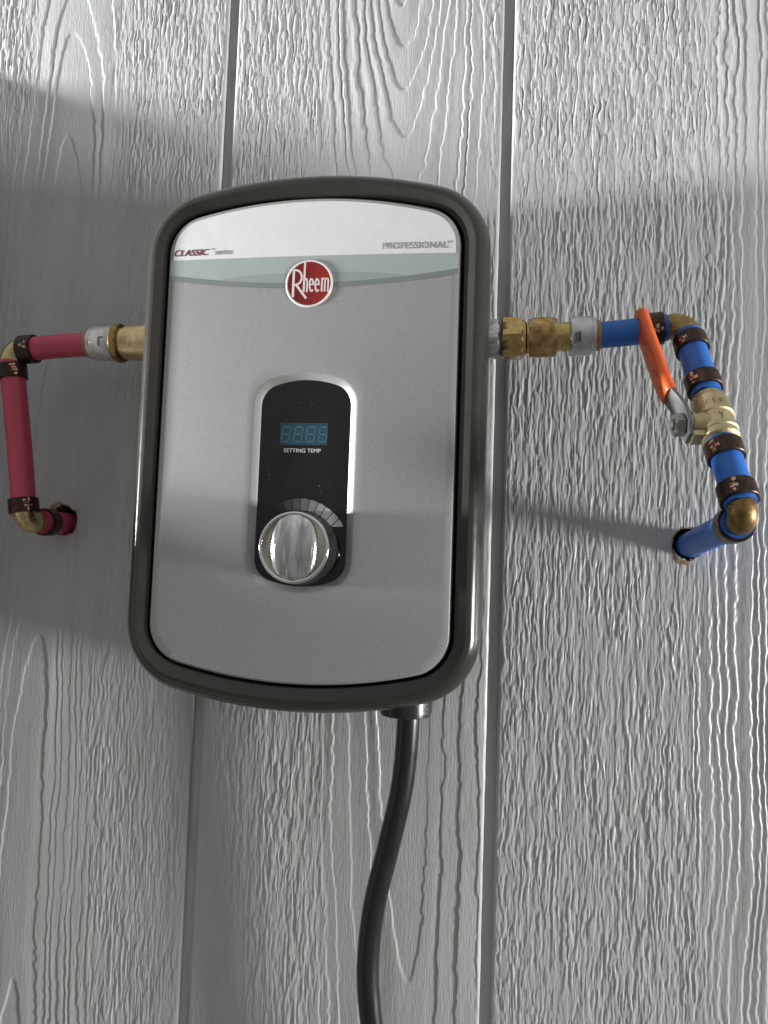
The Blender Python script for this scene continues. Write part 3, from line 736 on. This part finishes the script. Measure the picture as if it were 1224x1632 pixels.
def strip(path, width, thick, nr=1.0, nseg=4):
    """flat bar: path of (out, up) pairs in the handle's plane; width across; rounded section"""
    pts = [SB + sd * o_ + up * u_ for o_, u_ in path]; loops = []
    for i, p in enumerate(pts):
        t = unit(pts[min(i + 1, len(pts) - 1)] - pts[max(i - 1, 0)]); nrm = unit(np.cross(t, wd))
        w = (width(i / (len(pts) - 1)) if callable(width) else width) / 2; th = (thick(i / (len(pts) - 1)) if callable(thick) else thick) / 2
        rad = min(nr, th * 0.95, w * 0.95); lp = []
        for sx, sy, a0 in ((1, 1, 0), (-1, 1, 90), (-1, -1, 180), (1, -1, 270)):
            for k in range(nseg + 1):
                a = math.radians(a0 + 90 * k / nseg)
                lp.append(p + wd * (sx * (w - rad) + rad * math.cos(a)) + nrm * (sy * (th - rad) + rad * math.sin(a)))
        loops.append(lp)
    return rings(loops)
lever_path = smooth_path([(16.2, -9.5), (16.2, 0), (16.2, 7), (17.4, 13), (20.4, 21), (22.0, 28), (22.6, 36)], 6)
lever = build('handle_lever', strip([tuple(p) for p in lever_path], lambda t: 15 - 3.5 * t + (-7 * max(0, 0.12 - t) / 0.12), 2.4, 0.3), 'zinc', valve, angle=30)
gp = [tuple(p) for p in smooth_path([(20.6, 21.5), (21.8, 28), (22.8, 40), (24.0, 62), (24.8, 82), (25.0, 89.5)], 8)]
def gw(t):
    return (13.0 + 1.5 * math.sin(t * math.pi)) * (1 if t < 0.90 else math.sqrt(max(0.03, 1 - ((t - 0.90) / 0.102) ** 2)))
def gt(t):
    return 6.4 * (1 if t < 0.94 else math.sqrt(max(0.05, 1 - ((t - 0.94) / 0.062) ** 2))) * (0.9 + 0.1 * min(1, t / 0.06))
grip = build('handle_grip', strip(gp, gw, gt, 2.6), 'orange', valve, angle=60)
# worn black print on the grip: a row of small broken strokes
shapes = []; rr = random.Random(5)
def grip_point(t, w_, lift=3.24):
    i = t * (len(gp) - 1); k = int(i); f = i - k
    a = np.array(gp[k]) * (1 - f) + np.array(gp[min(k + 1, len(gp) - 1)]) * f
    b0, b1_ = np.array(gp[max(k - 1, 0)]), np.array(gp[min(k + 2, len(gp) - 1)])
    t3 = unit(sd * (b1_ - b0)[0] + up * (b1_ - b0)[1]); nrm = unit(np.cross(t3, wd))
    if nrm @ sd < 0: nrm = -nrm
    return SB + sd * a[0] + up * a[1] + wd * w_ + nrm * lift
t = 0.16
while t < 0.80:
    for k in range(rr.choice((1, 2, 2, 3))):
        w0 = rr.uniform(-2.4, 2.0); dw = rr.choice((0.5, 0.7, 2.2)); dt = rr.choice((0.006, 0.008, 0.022))
        q = [grip_point(t, w0), grip_point(t + dt, w0), grip_point(t + dt, w0 + dw), grip_point(t, w0 + dw)]
        shapes.append(([tuple(p) for p in q], [(0, 1, 2, 3)]))
    t += rr.uniform(0.024, 0.040)
build('worn_print', merge(*shapes), 'dark_ink', grip, smooth=False)
# raised cast letters on the valve body
def wrap_text(body, s0, size, a_c, r, parent):
    v, f = text_mesh(body, 0, size * 0.62 * len(body), 0, size)
    d, u, vv = frame(ax); base = A0 + ax * s0; out = []
    for x, y in v:
        a = a_c + (x - size * 0.31 * len(body)) / r
        out.append(base - d * y + (u * math.cos(a) + vv * math.sin(a)) * (r + 0.12))
    build('cast_lettering', (out, f), 'brown_brass', parent, smooth=False)
ac = cam_angle(A0 + ax * 63, ax)
d_, u_, v_ = frame(ax)
# text must run left to right as seen from the room
if (u_ * -math.sin(ac) + v_ * math.cos(ac))[0] < 0:
    def wrap_text(body, s0, size, a_c, r, parent):
        v, f = text_mesh(body, 0, size * 0.62 * len(body), 0, size)
        base = A0 + ax * s0; out = []
        for x, y in v:
            a = a_c - (x - size * 0.31 * len(body)) / r
            out.append(base - d_ * y + (u_ * math.cos(a) + v_ * math.sin(a)) * (r + 0.12))
        build('cast_lettering', (out, f), 'brown_brass', parent, smooth=False)
    right_shift = -1
else: right_shift = 1
wrap_text('/ LF', 64.6, 4.2, ac + right_shift * 0.30, 9.85, valve)
wrap_text('Y', 74.6, 4.4, ac + right_shift * 0.45, 9.65, valve)

build('pipe', sweep([A0 + ax * 83.4, A0 + ax * 104, A0 + ax * 124.5], 8.0, 36), 'blue_pex', cold)
crimp_ring(A0 + ax * 90.4, up, cold, seed=14, shift=0.45)
crimp_ring(A0 + ax * 117.6, up, cold, seed=21, shift=0.1)
C2 = A0 + ax * 133.0; wallp = np.array([326.4, 0.0, 20.4])
elbow(A0, C2, wallp, cold, 'brown_brass', la=14, lb=17, r_mid=7.0, bend=5.0)
sdir = unit(wallp - C2); q1 = C2 + sdir * 11.5
build('pipe', sweep([q1, (q1 + wallp) / 2, wallp + sdir * 26], 8.0, 36), 'blue_pex', cold)
crimp_ring(q1 + sdir * 8.6, sdir, cold, marks=False, seed=8, length=11)

# ------------------------------------------------------------------ power cable
cable = build('power_cable', sweep(smooth_path([(151.5, 35, -84), (151.8, 35, -100), (149.2, 33, -136), (141.6, 30, -174), (133.4, 27, -212), (130.2, 25, -250), (134.0, 25, -286), (143, 25, -325), (150, 25, -380), (150, 25, -465)], 12), 7.1, 32), 'cable')
cable['label'] = 'thick black power cable hanging down the wall from under the heater'; cable['category'] = 'cable'
